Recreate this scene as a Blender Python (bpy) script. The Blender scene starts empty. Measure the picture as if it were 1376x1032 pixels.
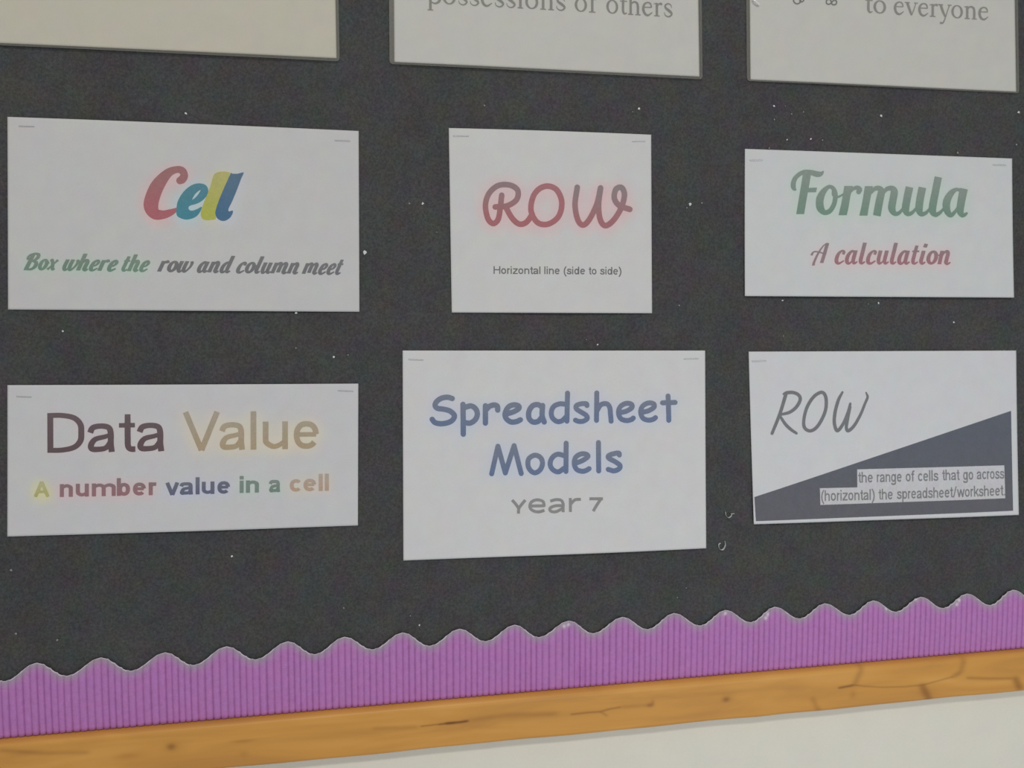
import bpy, bmesh, math, random
import numpy as np
from mathutils import Vector, Matrix
from mathutils.geometry import tessellate_polygon
random.seed(5); np.random.seed(5)
C = bpy.context.scene.collection
scn = bpy.context.scene

# ------------------------------------------------------------------ camera
F = 1033.0; YAW = math.radians(8.8); PITCH = math.radians(3.94)
DIST = 0.80
EYE = Vector((-0.02, -DIST, 1.50))
fwd = Vector((math.sin(YAW)*math.cos(PITCH), math.cos(YAW)*math.cos(PITCH), -math.sin(PITCH)))
right = Vector((math.cos(YAW), -math.sin(YAW), 0)); up = right.cross(fwd)
cd = bpy.data.cameras.new('camera'); cam = bpy.data.objects.new('camera', cd); C.objects.link(cam)
cam.location = EYE; cam.rotation_euler = (math.pi/2-PITCH, 0, -YAW)
cd.sensor_width = 36; cd.lens = 36*F/1376; cd.clip_start = 0.01
cd.dof.use_dof = True; cd.dof.focus_distance = 0.735; cd.dof.aperture_fstop = 9.0
scn.camera = cam
# ------------------------------------------------------------------ world and lights
w = bpy.data.worlds.new('world'); scn.world = w; w.use_nodes = True
w.node_tree.nodes['Background'].inputs[0].default_value = (0.94, 0.96, 1.0, 1)
w.node_tree.nodes['Background'].inputs[1].default_value = 0.362
def area(name, loc, target, size, power, col):
    l = bpy.data.lights.new(name, 'AREA'); l.shape = 'RECTANGLE'; l.size, l.size_y = size; l.energy = power; l.color = col
    o = bpy.data.objects.new(name, l); C.objects.link(o); o.location = loc
    o.rotation_euler = (Vector(target)-Vector(loc)).to_track_quat('-Z', 'Y').to_euler(); return o
area('ceiling_strip_light', (-0.2, -2.4, 3.3), (0.0, 0, 0.9), (1.2, 0.2), 25, (1.0, 0.94, 0.84))
area('low_fill_light', (0.62, -1.15, 1.02), (0.3, 0, 1.22), (0.7, 0.6), 2.6, (0.90, 0.95, 1.0))  # unseen soft fill added near the camera to brighten the centre right
scn.view_settings.view_transform = 'Standard'; scn.view_settings.look = 'None'
scn.view_settings.exposure = -0.05; scn.view_settings.gamma = 1.0; scn.view_settings.use_curve_mapping = False

# ------------------------------------------------------------------ helpers
def P(px, py, y=0.0):
    """the point of the board (plane y) seen at a measured position of the photograph"""
    d = fwd + right*((px-688)/F) + up*((516-py)/F)
    t = (y-EYE.y)/d.y
    return EYE + d*t
def lin(c):
    return tuple(((v/255)/12.92 if v <= 10 else (((v/255)+0.055)/1.055)**2.4) for v in c)
PAPER_ALB = 0.745; REF = lin((184, 185, 188))
def ink(c):
    l = lin(c); return tuple(min(0.9, max(0.004, l[i]/REF[i]*PAPER_ALB)) for i in range(3))
def setp(o, label=None, cat=None, group=None, kind=None):
    if label: o['label'] = label
    if cat: o['category'] = cat
    if group: o['group'] = group
    if kind: o['kind'] = kind
    return o
def mesh_obj(name, verts, faces, mat, parent=None, cols=None, smooth=False, origin=None):
    me = bpy.data.meshes.new(name)
    if origin is not None: verts = [Vector(v)-Vector(origin) for v in verts]
    me.from_pydata([tuple(v) for v in verts], [], faces); me.update()
    if cols is not None:
        a = me.color_attributes.new('tone', 'FLOAT_COLOR', 'POINT')
        a.data.foreach_set('color', np.array([(*c[:3], 1.0) for c in cols], dtype=np.float32).ravel())
    if smooth: me.polygons.foreach_set('use_smooth', [True]*len(me.polygons))
    me.materials.append(mat)
    o = bpy.data.objects.new(name, me); C.objects.link(o)
    if origin is not None and parent is None: o.location = origin
    if parent is not None: o.parent = parent
    return o
class NT:
    def __init__(s, name):
        s.m = bpy.data.materials.new(name); s.m.use_nodes = True; s.t = s.m.node_tree; s.b = s.t.nodes['Principled BSDF']
    def n(s, t, **k):
        x = s.t.nodes.new(t)
        for a, v in k.items():
            if a.startswith('i_'): x.inputs[a[2:].replace('_', ' ')].default_value = v
            else: setattr(x, a, v)
        return x
    def l(s, a, b): s.t.links.new(a, b)
def grain_mat(name, base=None, rough=0.8, spec=0.3, n_scale=(300,), n_amt=(0.05,), bump=0.0, bump_scale=600, attr=False, tint=0.0, tint_scale=40, sheen=0):
    """base colour (or the mesh's own colours) broken up by fine procedural mottle"""
    k = NT(name); k.b.inputs['Roughness'].default_value = rough; k.b.inputs['Specular IOR Level'].default_value = spec
    tc = k.n('ShaderNodeTexCoord')
    if attr: src = k.n('ShaderNodeAttribute', attribute_name='tone').outputs['Color']
    else:
        r = k.n('ShaderNodeRGB'); r.outputs[0].default_value = (*base, 1); src = r.outputs[0]
    for sc, am in zip(n_scale, n_amt):
        no = k.n('ShaderNodeTexNoise'); no.inputs['Scale'].default_value = sc; no.inputs['Detail'].default_value = 3
        k.l(tc.outputs['Object'], no.inputs['Vector'])
        mr = k.n('ShaderNodeMapRange'); mr.inputs['From Min'].default_value = .3; mr.inputs['From Max'].default_value = .7
        mr.inputs['To Min'].default_value = 1-am; mr.inputs['To Max'].default_value = 1+am
        k.l(no.outputs[0], mr.inputs['Value'])
        mx = k.n('ShaderNodeVectorMath', operation='SCALE'); k.l(src, mx.inputs[0]); k.l(mr.outputs[0], mx.inputs['Scale']); src = mx.outputs[0]
    if tint:
        no = k.n('ShaderNodeTexNoise'); no.inputs['Scale'].default_value = tint_scale; no.inputs['Detail'].default_value = 2
        k.l(tc.outputs['Object'], no.inputs['Vector'])
        sub = k.n('ShaderNodeVectorMath', operation='SUBTRACT'); k.l(no.outputs['Color'], sub.inputs[0]); sub.inputs[1].default_value = (.5, .5, .5)
        sc2 = k.n('ShaderNodeVectorMath', operation='SCALE'); k.l(sub.outputs[0], sc2.inputs[0]); sc2.inputs['Scale'].default_value = tint
        ad = k.n('ShaderNodeVectorMath', operation='ADD'); k.l(sc2.outputs[0], ad.inputs[0]); ad.inputs[1].default_value = (1, 1, 1)
        mu = k.n('ShaderNodeVectorMath', operation='MULTIPLY'); k.l(src, mu.inputs[0]); k.l(ad.outputs[0], mu.inputs[1]); src = mu.outputs[0]
    k.l(src, k.b.inputs['Base Color'])
    if bump:
        no = k.n('ShaderNodeTexNoise'); no.inputs['Scale'].default_value = bump_scale; no.inputs['Detail'].default_value = 4
        k.l(tc.outputs['Object'], no.inputs['Vector'])
        bp = k.n('ShaderNodeBump'); bp.inputs['Strength'].default_value = bump; bp.inputs['Distance'].default_value = 0.0006
        k.l(no.outputs[0], bp.inputs['Height']); k.l(bp.outputs[0], k.b.inputs['Normal'])
    if sheen: k.b.inputs['Sheen Weight'].default_value = sheen
    return k.m
M_paper = grain_mat('paper', rough=.85, spec=.2, n_scale=(60, 700), n_amt=(.012, .02), attr=True, tint=.10, tint_scale=45)
M_ink = grain_mat('printed_ink', rough=.7, spec=.25, n_scale=(120, 500), n_amt=(.03, .05), attr=True, tint=.12, tint_scale=70)
M_felt = grain_mat('black_backing_paper', base=ink((60, 60.5, 62)), rough=.8, spec=.3, n_scale=(9, 420, 1100), n_amt=(.06, .24, .2), bump=.35, bump_scale=900, tint=.55, tint_scale=46)
M_wall = grain_mat('painted_wall', base=(.90, .878, .765), rough=.8, spec=.2, n_scale=(30, 400), n_amt=(.012, .015), bump=.15, bump_scale=260, tint=.05, tint_scale=25)
M_card = grain_mat('corrugated_card', rough=.62, spec=.35, n_scale=(200, 900), n_amt=(.05, .07), attr=True, tint=.12, tint_scale=60)
M_scrap = grain_mat('white_scrap', base=(.75, .76, .76), rough=.6, n_scale=(500,), n_amt=(.05,))
M_shred = grain_mat('translucent_shred', base=(.46, .47, .45), rough=.4, spec=.5, n_scale=(400,), n_amt=(.3,))
M_glint = grain_mat('glint_white', base=(.93, .93, .92), rough=.25, spec=.8, n_scale=(500,), n_amt=(.03,))  # near-white surface for the added glint sliver
M_grey_scrap = grain_mat('dull_scrap', base=(.30, .31, .31), rough=.6, n_scale=(500,), n_amt=(.05,))
k = NT('staple_steel'); k.b.inputs['Base Color'].default_value = (.62, .62, .64, 1); k.b.inputs['Metallic'].default_value = .6; k.b.inputs['Roughness'].default_value = .38
no = k.n('ShaderNodeTexNoise'); no.inputs['Scale'].default_value = 900; mr = k.n('ShaderNodeMapRange'); mr.inputs['To Min'].default_value = .3; mr.inputs['To Max'].default_value = .5
k.l(no.outputs[0], mr.inputs['Value']); k.l(mr.outputs[0], k.b.inputs['Roughness']); M_steel = k.m
# laminating film: clear, a little milky, glossy
k = NT('laminate_film'); tr = k.n('ShaderNodeBsdfTransparent'); tr.inputs[0].default_value = (.97, .97, .96, 1)
k.b.inputs['Base Color'].default_value = (.62, .63, .58, 1); k.b.inputs['Roughness'].default_value = .16
no = k.n('ShaderNodeTexNoise'); no.inputs['Scale'].default_value = 25; bp = k.n('ShaderNodeBump'); bp.inputs['Strength'].default_value = .08; bp.inputs['Distance'].default_value = .002
k.l(no.outputs[0], bp.inputs['Height']); k.l(bp.outputs[0], k.b.inputs['Normal'])
mx = k.n('ShaderNodeMixShader'); mx.inputs[0].default_value = .10; k.l(tr.outputs[0], mx.inputs[1]); k.l(k.b.outputs[0], mx.inputs[2])
k.l(mx.outputs[0], k.t.nodes['Material Output'].inputs[0]); M_film = k.m
k = NT('laminate_sealed_edge'); tr = k.n('ShaderNodeBsdfTransparent')
k.b.inputs['Base Color'].default_value = (.33, .32, .27, 1); k.b.inputs['Roughness'].default_value = .35
no = k.n('ShaderNodeTexNoise'); no.inputs['Scale'].default_value = 150; mr = k.n('ShaderNodeMapRange'); mr.inputs['To Min'].default_value = .15; mr.inputs['To Max'].default_value = .5
k.l(no.outputs[0], mr.inputs['Value'])
mx = k.n('ShaderNodeMixShader'); k.l(mr.outputs[0], mx.inputs[0]); k.l(tr.outputs[0], mx.inputs[1]); k.l(k.b.outputs[0], mx.inputs[2])
k.l(mx.outputs[0], k.t.nodes['Material Output'].inputs[0]); M_edge = k.m
# varnished pine: long grain along the rail, knots and checks from the mesh colours
k = NT('varnished_pine'); k.b.inputs['Roughness'].default_value = .42; k.b.inputs['Specular IOR Level'].default_value = .4
tc = k.n('ShaderNodeTexCoord'); mp = k.n('ShaderNodeMapping'); mp.inputs['Scale'].default_value = (5, 26, 32); k.l(tc.outputs['Object'], mp.inputs['Vector'])
no = k.n('ShaderNodeTexNoise'); no.inputs['Scale'].default_value = 1.3; no.inputs['Detail'].default_value = 5; no.inputs['Distortion'].default_value = .6; k.l(mp.outputs[0], no.inputs['Vector'])
cr = k.n('ShaderNodeValToRGB'); e = cr.color_ramp.elements
e[0].position = .28; e[0].color = (*ink((172, 123, 62)), 1); e[1].position = .72; e[1].color = (*ink((193, 144, 74)), 1)
m_ = e.new(.5); m_.color = (*ink((185, 134, 64)), 1)
k.l(no.outputs[0], cr.inputs[0]); at = k.n('ShaderNodeAttribute', attribute_name='tone')
mu = k.n('ShaderNodeVectorMath', operation='MULTIPLY'); k.l(cr.outputs[0], mu.inputs[0]); k.l(at.outputs['Color'], mu.inputs[1])
k.l(mu.outputs[0], k.b.inputs['Base Color']); M_wood = k.m

# ------------------------------------------------------------------ the wall and the notice board
o = mesh_obj('wall_back', [(-2.5, .008, 0), (2.5, .008, 0), (2.5, .008, 2.9), (-2.5, .008, 2.9), (-2.5, .11, 0), (2.5, .11, 0), (2.5, .11, 2.9), (-2.5, .11, 2.9)],
             [(0, 1, 2, 3), (7, 6, 5, 4), (0, 4, 5, 1), (1, 5, 6, 2), (2, 6, 7, 3), (3, 7, 4, 0)], M_wall); o['kind'] = 'structure'
A = P(0, 991); B = P(1376, 869.6)                     # foot of the board where the rail starts
Bm = (B-A).normalized(); X0, X1 = -0.80, 1.0
def railz(x): return A.z+(x-A.x)*Bm.z/Bm.x
board = bpy.data.objects.new('notice_board', None); C.objects.link(board); board.location = (0, .008, railz(0))
setp(board, 'black paper covered notice board framed with an orange varnished pine rail', 'notice board')
ob = Vector(board.location)
bx = [(X0, railz(X0)-.02), (X1, railz(X1)-.02), (X1, 2.15), (X0, 2.15)]
vs = [(x, y, z) for y in (0, .0075) for x, z in bx]
mesh_obj('backing_board', vs, [(0, 1, 2, 3), (7, 6, 5, 4), (0, 4, 5, 1), (1, 5, 6, 2), (2, 6, 7, 3), (3, 7, 4, 0)], M_felt, board, origin=ob)
# bottom rail: rounded front profile swept along the foot of the board
RF = -0.012                                           # front face of the rail
rbt = P(680, 997.5, RF); rtop = railz(rbt.x)
HR = rtop-rbt.z
prof = [(.0078, 0), (.0, 0), (-.005, -.0002), (-.009, -.0010), (-.0112, -.0028), (RF, -.0056)]
nfz = 34
prof += [(RF, -.0056-(HR-.0056-.003)*i/nfz) for i in range(1, nfz+1)]
prof += [(RF+.0015, -HR+.0007), (RF+.0035, -HR), (.0078, -HR)]
marks = []   # (px, py, rx, ry, depth) : knots, checks and resin streaks measured on the rail
def streak(pts, r, d, n=14):
    for (ax, ay), (bx_, by_) in zip(pts, pts[1:]):
        L = math.hypot(bx_-ax, by_-ay); m = max(2, int(L/2.0))
        for i in range(m):
            t = i/m; marks.append((ax+(bx_-ax)*t, ay+(by_-ay)*t, r*1.6, r, d))
marks += [(230, 1003.5, 5.5, 4, .5), (233, 1004, 13, 8, .14), (873.6, 947.5, 4.5, 2.6, .55), (877, 944, 2.5, 4, .25), (975.7, 940, 4.2, 3.2, .5), (977, 938, 9, 6, .15),
          (326, 996, 14, 2.2, .22), (328, 1013, 6, 4, .13), (1146, 933, 4, 5, .16), (170, 1016, 16, 4, .14), (30, 1012, 22, 4, .13), (800, 925, 11, 5, .10), (1245, 930, 14, 7, .10), (960, 931, 70, 4, .10),
          (1100, 935, 60, 5, .07), (440, 990, 80, 5, .08), (740, 962, 60, 5, .11)]
streak([(566, 976), (600, 972)], 1.0, .4); streak([(600, 972), (618, 970.5), (630, 968.5)], 1.5, .65); streak([(590, 973.5), (612, 971.5)], 1.2, .3); streak([(560, 977), (500, 979)], 2.4, .05)
streak([(632, 968), (680, 961), (750, 959)], 3.5, .045)
streak([(768, 960), (790, 957.5), (806, 956.5), (818, 953), (835, 950)], 1.2, .30); streak([(808, 957), (817, 963)], 1.5, .16); streak([(835, 950), (872, 947)], 3, .05)
streak([(1128, 924.3), (1147, 920.5), (1160, 922), (1185, 923.5), (1215, 922.8), (1240, 920.5), (1260, 915), (1282, 909)], 1.0, .28)
streak([(1128, 924.3), (1147, 921)], 1.6, .26)
streak([(1148, 921), (1156, 903), (1159, 894)], 2.8, .11); streak([(1282, 909), (1291, 903), (1294, 892), (1296, 884)], 2.8, .11)
streak([(1239, 921), (1245, 933), (1250, 943)], 3.2, .19); streak([(1364, 911), (1369, 922), (1371, 928)], 3.2, .19)
streak([(1300, 911), (1330, 912), (1360, 911.5)], 1.8, .12); streak([(1092, 938), (1097, 950), (1103, 958.5)], 2.4, .10)
streak([(0, 1008), (60, 1012), (120, 1011)], 3, .05)
mk = []
for px, py, rx, ry, d in marks:
    q = P(px, py, RF); q2 = P(px+rx, py, RF); q3 = P(px, py+ry, RF)
    mk.append((q.x, q.z, abs(q2.x-q.x), abs(q3.z-q.z), d))
mk = np.array(mk)
xs = np.concatenate([np.linspace(X0, -.62, 4), np.linspace(-.60, .80, 1250), np.linspace(.82, X1, 4)])
vs = []; cols = []
for x in xs:
    zt = railz(x); wob = .0004*math.sin(x*23)+.0002*math.sin(x*61+1)-.0006*math.exp(-((x-.385)/.02)**2)
    for y, dz in prof:
        vs.append((x, y, zt+dz+(wob if dz < -HR+.004 else 0)))
VA = np.array(vs); D = np.zeros(len(VA))
for qx, qz, rx, rz, d in mk:
    s = np.abs(VA[:, 0]-qx) < rx*3.2
    D[s] += d*np.exp(-((VA[s, 0]-qx)/rx)**2-((VA[s, 2]-qz)/rz)**2)
D = 1-np.exp(-D*1.3)
cols = np.stack([1-.78*D, 1-.88*D, 1-.86*D], 1)
n = len(prof); fs = [(i*n+j, i*n+j+1, (i+1)*n+j+1, (i+1)*n+j) for i in range(len(xs)-1) for j in range(n-1)]
fs += [tuple(range(n))[::-1], tuple((len(xs)-1)*n+j for j in range(n))]
rail = mesh_obj('frame_rail', vs, fs, M_wood, board, cols=cols, smooth=False, origin=ob); rail['label'] = 'orange varnished pine rail with knots and cracks'
rail.data.polygons.foreach_set('use_smooth', [True]*(len(fs)-2)+[False, False])

# ------------------------------------------------------------------ scalloped purple corrugated border
pk = [(-37, 899), (48.3, 891.8), (134.8, 884.7), (221.3, 877.8), (304, 869.7), (386.5, 863), (463, 856.8), (541, 851), (617.7, 846), (691.8, 840.5), (765, 835), (837, 830), (906.3, 824.8), (975.7, 820.6), (1042, 816.3), (1109.3, 811.7), (1174.5, 807.8), (1238.6, 802.9), (1300.7, 798.5), (1362.8, 793.3), (1424, 788.5)]
vl = [(5, 916), (89, 908.8), (175.5, 902), (259.5, 894.3), (343, 886.7), (422.8, 879.7), (500.7, 873.2), (577.4, 868.4), (652.7, 862.2), (724.5, 856.7), (797.7, 851.5), (871, 846), (941.6, 841), (1009.7, 836.6), (1075.6, 831.6), (1142.9, 826.7), (1205, 822.5), (1268.4, 817.6), (1331.8, 813.5), (1393, 808.5)]
P3 = [P(*p, -.004) for p in pk]; V3 = [P(*p, -.004) for p in vl]
ext = []                                             # alternate peak, valley ; extended beyond the frame on both sides
seq = []
for i in range(len(pk)-1): seq += [(P3[i].x, P3[i].z, 1), (V3[i].x, V3[i].z, 0)]
seq.append((P3[-1].x, P3[-1].z, 1))
stepx = (P3[1].x-P3[0].x)/2; 
while seq[0][0] > -.70:
    a = seq[0]; seq.insert(0, (a[0]-stepx, seq[1][1]-railz(seq[1][0])+railz(a[0]-stepx), 1-a[2]))
while seq[-1][0] < .90:
    a = seq[-1]; seq.append((a[0]+stepx, seq[-2][1]-railz(seq[-2][0])+railz(a[0]+stepx), 1-a[2]))
vs = []; cols = []; rows = 30
NR = 4.5                                             # ridges per half scallop
SUB = 10
purple = np.array(ink((162, 107, 167))); dark = np.array(ink((138, 84, 140))); glare_grey = np.array(ink((144, 134, 148))); white = np.array(ink((196, 190, 200)))
ncol = 0; ph = 0; GR = np.random.rand(997, 31)
tear = [P(757, 840), P(763, 838), P(1027, 829), P(1283, 811), P(1286, 805), P(1228, 804), P(1189, 816), P(1030, 824), P(973, 823)]
crease = P(775, 905)
for s in range(len(seq)-1):
    (xa, za, ka), (xb, zb, kb) = seq[s], seq[s+1]
    m = int(NR*SUB)
    for i in range(m + (1 if s == len(seq)-2 else 0)):
        t = i/m; x = xa+(xb-xa)*t
        base_a = za; wgt = .5-.5*math.cos(math.pi*t); ztop = za+(zb-za)*wgt
        # rounder valleys and peaks like cut scallops
        zbot = railz(x)+.0006
        ph = (s*m+i)/SUB
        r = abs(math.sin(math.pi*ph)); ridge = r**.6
        L = ztop-zbot
        if abs(x-crease.x) < .022: jit = .0011*math.sin(x*900)*math.exp(-((x-crease.x)/.012)**2)
        else: jit = 0
        for j in range(rows+1):
            # rows crowd towards the cut edge
            v = j/rows; vv = 1-(1-v)**1.7; z = zbot+L*vv
            dt = ztop-z; dn = dt/math.sqrt(1+((zb-za)/(xb-xa)*1.57*math.sin(math.pi*t))**2)
            bow = .0006*(4*vv*(1-vv))
            y = -.0022-bow-.0013*ridge + (.0004 if dn < .0006 else 0)
            if jit: y += jit*math.exp(-((z-crease.z)/.012)**2)
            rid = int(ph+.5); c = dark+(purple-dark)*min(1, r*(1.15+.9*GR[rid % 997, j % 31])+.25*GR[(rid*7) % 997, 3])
            g = math.exp(-(dn/.0056)**2)*.85; c = c+(glare_grey-c)*g  # greyish glare along the cut edge, painted into the card colour
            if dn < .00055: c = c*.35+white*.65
            for q in tear:
                if abs(q.x-x) < .004:
                    gg = math.exp(-((x-q.x)/.0017)**2-((z-q.z)/.0019)**2); c = c+(white-c)*min(1, gg)
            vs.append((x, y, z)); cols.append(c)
        ncol += 1
n = rows+1; fs = [(i*n+j, (i+1)*n+j, (i+1)*n+j+1, i*n+j+1) for i in range(ncol-1) for j in range(rows)]
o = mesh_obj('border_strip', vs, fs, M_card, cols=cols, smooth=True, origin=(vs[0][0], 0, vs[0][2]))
md = o.modifiers.new('thick', 'SOLIDIFY'); md.thickness = .0005; md.offset = -1
setp(o, 'purple corrugated card border with a scalloped top edge along the board foot', 'border strip')

# ------------------------------------------------------------------ lettering tools
def cr_sub(pts, closed=False, seg=9):
    if len(pts) == 2 and not closed: return [tuple(a+(b-a)*t for a, b in zip(*pts)) for t in (0, .5, 1)]
    out = []; n = len(pts); rng = range(n) if closed else range(n-1)
    for i in rng:
        p0 = pts[(i-1) % n] if closed or i > 0 else tuple(2*a-b for a, b in zip(pts[0], pts[1]))
        p1 = pts[i]; p2 = pts[(i+1) % n]
        p3 = pts[(i+2) % n] if closed or i+2 < n else tuple(2*a-b for a, b in zip(pts[-1], pts[-2]))
        for k_ in range(seg):
            t = k_/seg
            out.append(tuple(.5*((2*b)+(-a+c)*t+(2*a-5*b+4*c-d)*t*t+(-a+3*b-3*c+d)*t**3) for a, b, c, d in zip(p0, p1, p2, p3)))
    if not closed: out.append(tuple(pts[-1]))
    return out
def ribbon(pts, w=None, closed=False, cap=True, seg=9):
    """a brush stroke: centre line with a width at each point -> verts, faces in the plane"""
    pts = [tuple(map(float, p)) if len(p) == 3 else (float(p[0]), float(p[1]), float(w)) for p in pts]
    q = cr_sub(pts, closed, seg); n = len(q); V = []; Fc = []
    for i, (x, y, ww) in enumerate(q):
        a = q[(i-1) % n] if closed or i > 0 else q[0]; b = q[(i+1) % n] if closed or i < n-1 else q[-1]
        dx, dy = b[0]-a[0], b[1]-a[1]; L = math.hypot(dx, dy) or 1; nx, ny = -dy/L, dx/L; h = max(.01, ww)/2
        V += [(x+nx*h, y+ny*h, .8*i/n), (x-nx*h, y-ny*h, .8*i/n)]
    for i in range(n if closed else n-1):
        j = (i+1) % n; Fc.append((2*i, 2*i+1, 2*j+1, 2*j))
    if cap and not closed:
        for e_, nb in ((0, 1), (n-1, n-2)):
            x, y, ww = q[e_]; a = math.atan2(y-q[nb][1], x-q[nb][0]); b0 = len(V)
            for k_ in range(9):
                an = a-math.pi/2+math.pi*k_/8; V.append((x+math.cos(an)*ww/2, y+math.sin(an)*ww/2, .8*e_/n+.02))
            Fc.append(tuple(range(b0, b0+9)))
    return V, Fc
def poly(pts, hole=None, smooth=True):
    r = [(a, b) for a, b in (cr_sub(pts, True, 6) if smooth else pts)]; loops = [r]
    if hole: loops.append(cr_sub(hole, True, 5))
    V = [(p[0], p[1], 0) for l_ in loops for p in l_]
    return V, [tuple(t) for t in tessellate_polygon([[Vector((a, b, 0)) for a, b in l_] for l_ in loops])]
def merge(shapes):
    V = []; Fc = []
    for k_, (v, f) in enumerate(shapes):
        b = len(V); V += [(p[0], p[1], p[2]+k_ % 5) for p in v]; Fc += [tuple(i+b for i in q) for q in f]
    return V, Fc
def crop(ox, oy, s, shapes):
    v, f = merge(shapes); return [(ox+x/s, oy+y/s, z) for x, y, z in v], f
# plain sans lettering drawn with one even pen: unit = x-height, w = pen width
def SANS(w):
    t = w/2; T = 1-t; L = .08+t; R = .94-t
    def E(cx, cy, rx, ry, a0, a1, n=12):
        out = []
        for i in range(n+1):
            a = math.radians(a0+(a1-a0)*i/n); c_, s2 = math.cos(a), math.sin(a)
            out.append((cx+rx*abs(c_)**.88*(1 if c_ > 0 else -1), cy+ry*abs(s2)**.88*(1 if s2 > 0 else -1), 1))
        return out
    o = lambda p: ([(x[0], x[1], x[2] if len(x) > 2 else 1) for x in p], False)
    ring = (E(.51, .5, .43-t, .5-t, 0, 330, 11), True)
    arch_ = lambda a, b: o([(a, .5, .75), (a+.04, .72, .8), (a+(b-a)*.52, T, .92), (b-.03, .80-t*.3), (b, .6), (b, .3), (b, 0)])
    hook = o([(L, 1), (L, .7), (L, .4), (L+.04, .2+t*.3), (L+(R-L)*.46, t, .92), (R-.05, .26, .8), (R, .48, .75)])
    line = lambda x1, y1, x2, y2, c_=1: o([(x1, y1, c_), (x2, y2, c_)])
    G = {}
    G['o'] = ([ring], 1.07); G['n'] = ([line(L, 1, L, 0), arch_(L, R)], 1.07); G['h'] = ([line(L, 1.38, L, 0), arch_(L, R)], 1.07)
    G['m'] = ([line(L, 1, L, 0), arch_(L, .86), arch_(.86, 1.66-t)], 1.66); G['u'] = ([hook, line(R, 1, R, 0)], 1.07)
    G['r'] = ([line(L, 1, L, 0), o([(L, .5, .75), (L+.03, .72, .85), (L+.16, .92-t*.5, .95), (L+.36, 1.0-t-.02)])], .62)
    G['e'] = ([line(L, .52, R+.0, .52, .82), o(E(.51, .5, .43-t, .5-t, 3, 322-90*max(0, w-.2), 14))], 1.05)
    G['c'] = ([o(E(.51, .5, .42-t, .5-t, 36+60*max(0, w-.2), 322-60*max(0, w-.2), 12))], .96)
    G['s'] = ([o([(.80, .70), (.70, .90-t*.4), (.46, T, .95), (.22, .90-t*.5), (.12+t, .73), (.28, .59), (.52, .50), (.76, .40), (.86-t, .26), (.72, .10+t*.4), (.47, t, .95), (.20, .11+t*.3), (.08, .31)])], .94)
    G['a'] = ([o([(.13, .68), (.22, .88-t*.3), (.47, T, .95), (.72, .90-t*.5), (.84-t*.5, .66), (.84-t*.5, .3), (.85-t*.4, .10), (.86-t*.4, .0)]), o([(.84-t*.5, .60, .7), (.60, .53, .8), (.30, .45, .9), (.07+t, .27), (.18, .08+t*.4), (.38, t, .95), (.64, .12+t*.3, .9), (.84-t*.5, .38, .8)])], 1.04)
    G['d'] = ([(E(.47, .5, .40-t, .5-t, 0, 330, 11), True), line(R, 1.38, R, 0)], 1.07); G['b'] = ([(E(.55, .5, .40-t, .5-t, 0, 330, 11), True), line(L, 1.38, L, 0)], 1.07)
    G['p'] = ([(E(.55, .5, .40-t, .5-t, 0, 330, 11), True), line(L, 1, L, -.39)], 1.07)
    G['g'] = ([(E(.47, .5, .40-t, .5-t, 0, 330, 11), True), o([(R, 1), (R, .5), (R, 0), (R-.04, -.24), (.48, -.40+t, .95), (.20, -.30+t*.3), (.12, -.14)])], 1.07)
    G['l'] = ([line(L, 1.38, L, 0)], .42); G['i'] = ([line(L, 1, L, 0), line(L, 1.38, L, 1.38-w*1.05)], .42)
    G['t'] = ([o([(.26+t*.4, 1.30, .95), (.26+t*.4, .9), (.26+t*.4, .5), (.27+t*.4, .2), (.36+t*.3, t), (.54, t*.9)]), line(.02, 1-t*.85, .53, 1-t*.85, .82)], .55)
    G['f'] = ([o([(.28, 0), (.28, .5), (.28, 1.0), (.31, 1.22), (.42, 1.39-t), (.60, 1.39-t)]), line(.02, 1-t*.85, .54, 1-t*.85, .82)], .53)
    G['v'] = ([line(t, 1, .48, .0), line(.96-t, 1, .48, .0)], .96)
    G['w'] = ([line(t, 1, .38, 0), line(.70, .98, .38, 0), line(.70, .98, 1.02, 0), line(1.4-t, 1, 1.02, 0)], 1.4)
    G['z'] = ([line(.06, 1-t*.85, .90, 1-t*.85, .85), line(.84, 1-t, .12, t), line(.03, t*.85, .92, t*.85, .85)], .96)
    G['k'] = ([line(L, 1.38, L, 0), line(.86, 1, .12+w, .42, .95), line(.40, .62, .90, 0)], .96)
    G['('] = ([o([(.56, 1.42, .8), (.30, 1.0), (.20, .5), (.30, 0), (.56, -.40, .8)])], .64); G[')'] = ([o([(.08, 1.42, .8), (.34, 1.0), (.44, .5), (.34, 0), (.08, -.40, .8)])], .64)
    G['/'] = ([line(.12, -.03, .62, 1.40, .9)], .78); G['.'] = ([line(.27, 0, .27, w*1.05)], .53)
    G['H'] = ([line(L+.03, 1.38, L+.03, 0), line(1.3-t, 1.38, 1.3-t, 0), line(L, .74, 1.3, .74, .88)], 1.39)
    G['D'] = ([line(L+.06, 1.38, L+.06, 0), o([(L, 1.38-t*.9, .9), (.60, 1.38-t*.9, .9), (1.0, 1.26-t*.6, .95), (1.30-t, .98), (1.33-t, .69), (1.30-t, .40), (1.0, .12+t*.6, .95), (.60, t*.9, .9), (L, t*.9, .9)])], 1.39)
    G['V'] = ([line(t, 1.38, .64, .0), line(1.28-t, 1.38, .64, .0)], 1.22)
    G['A'] = ([line(t, 0, .64, 1.38), line(1.28-t, 0, .64, 1.38), line(.28, .46, 1.0, .46, .88)], 1.28)
    return {k_: ([([(x, y, c_*w) for x, y, c_ in p], cl) for p, cl in g], adv) for k_, (g, adv) in G.items()}
_SF = {}
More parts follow.
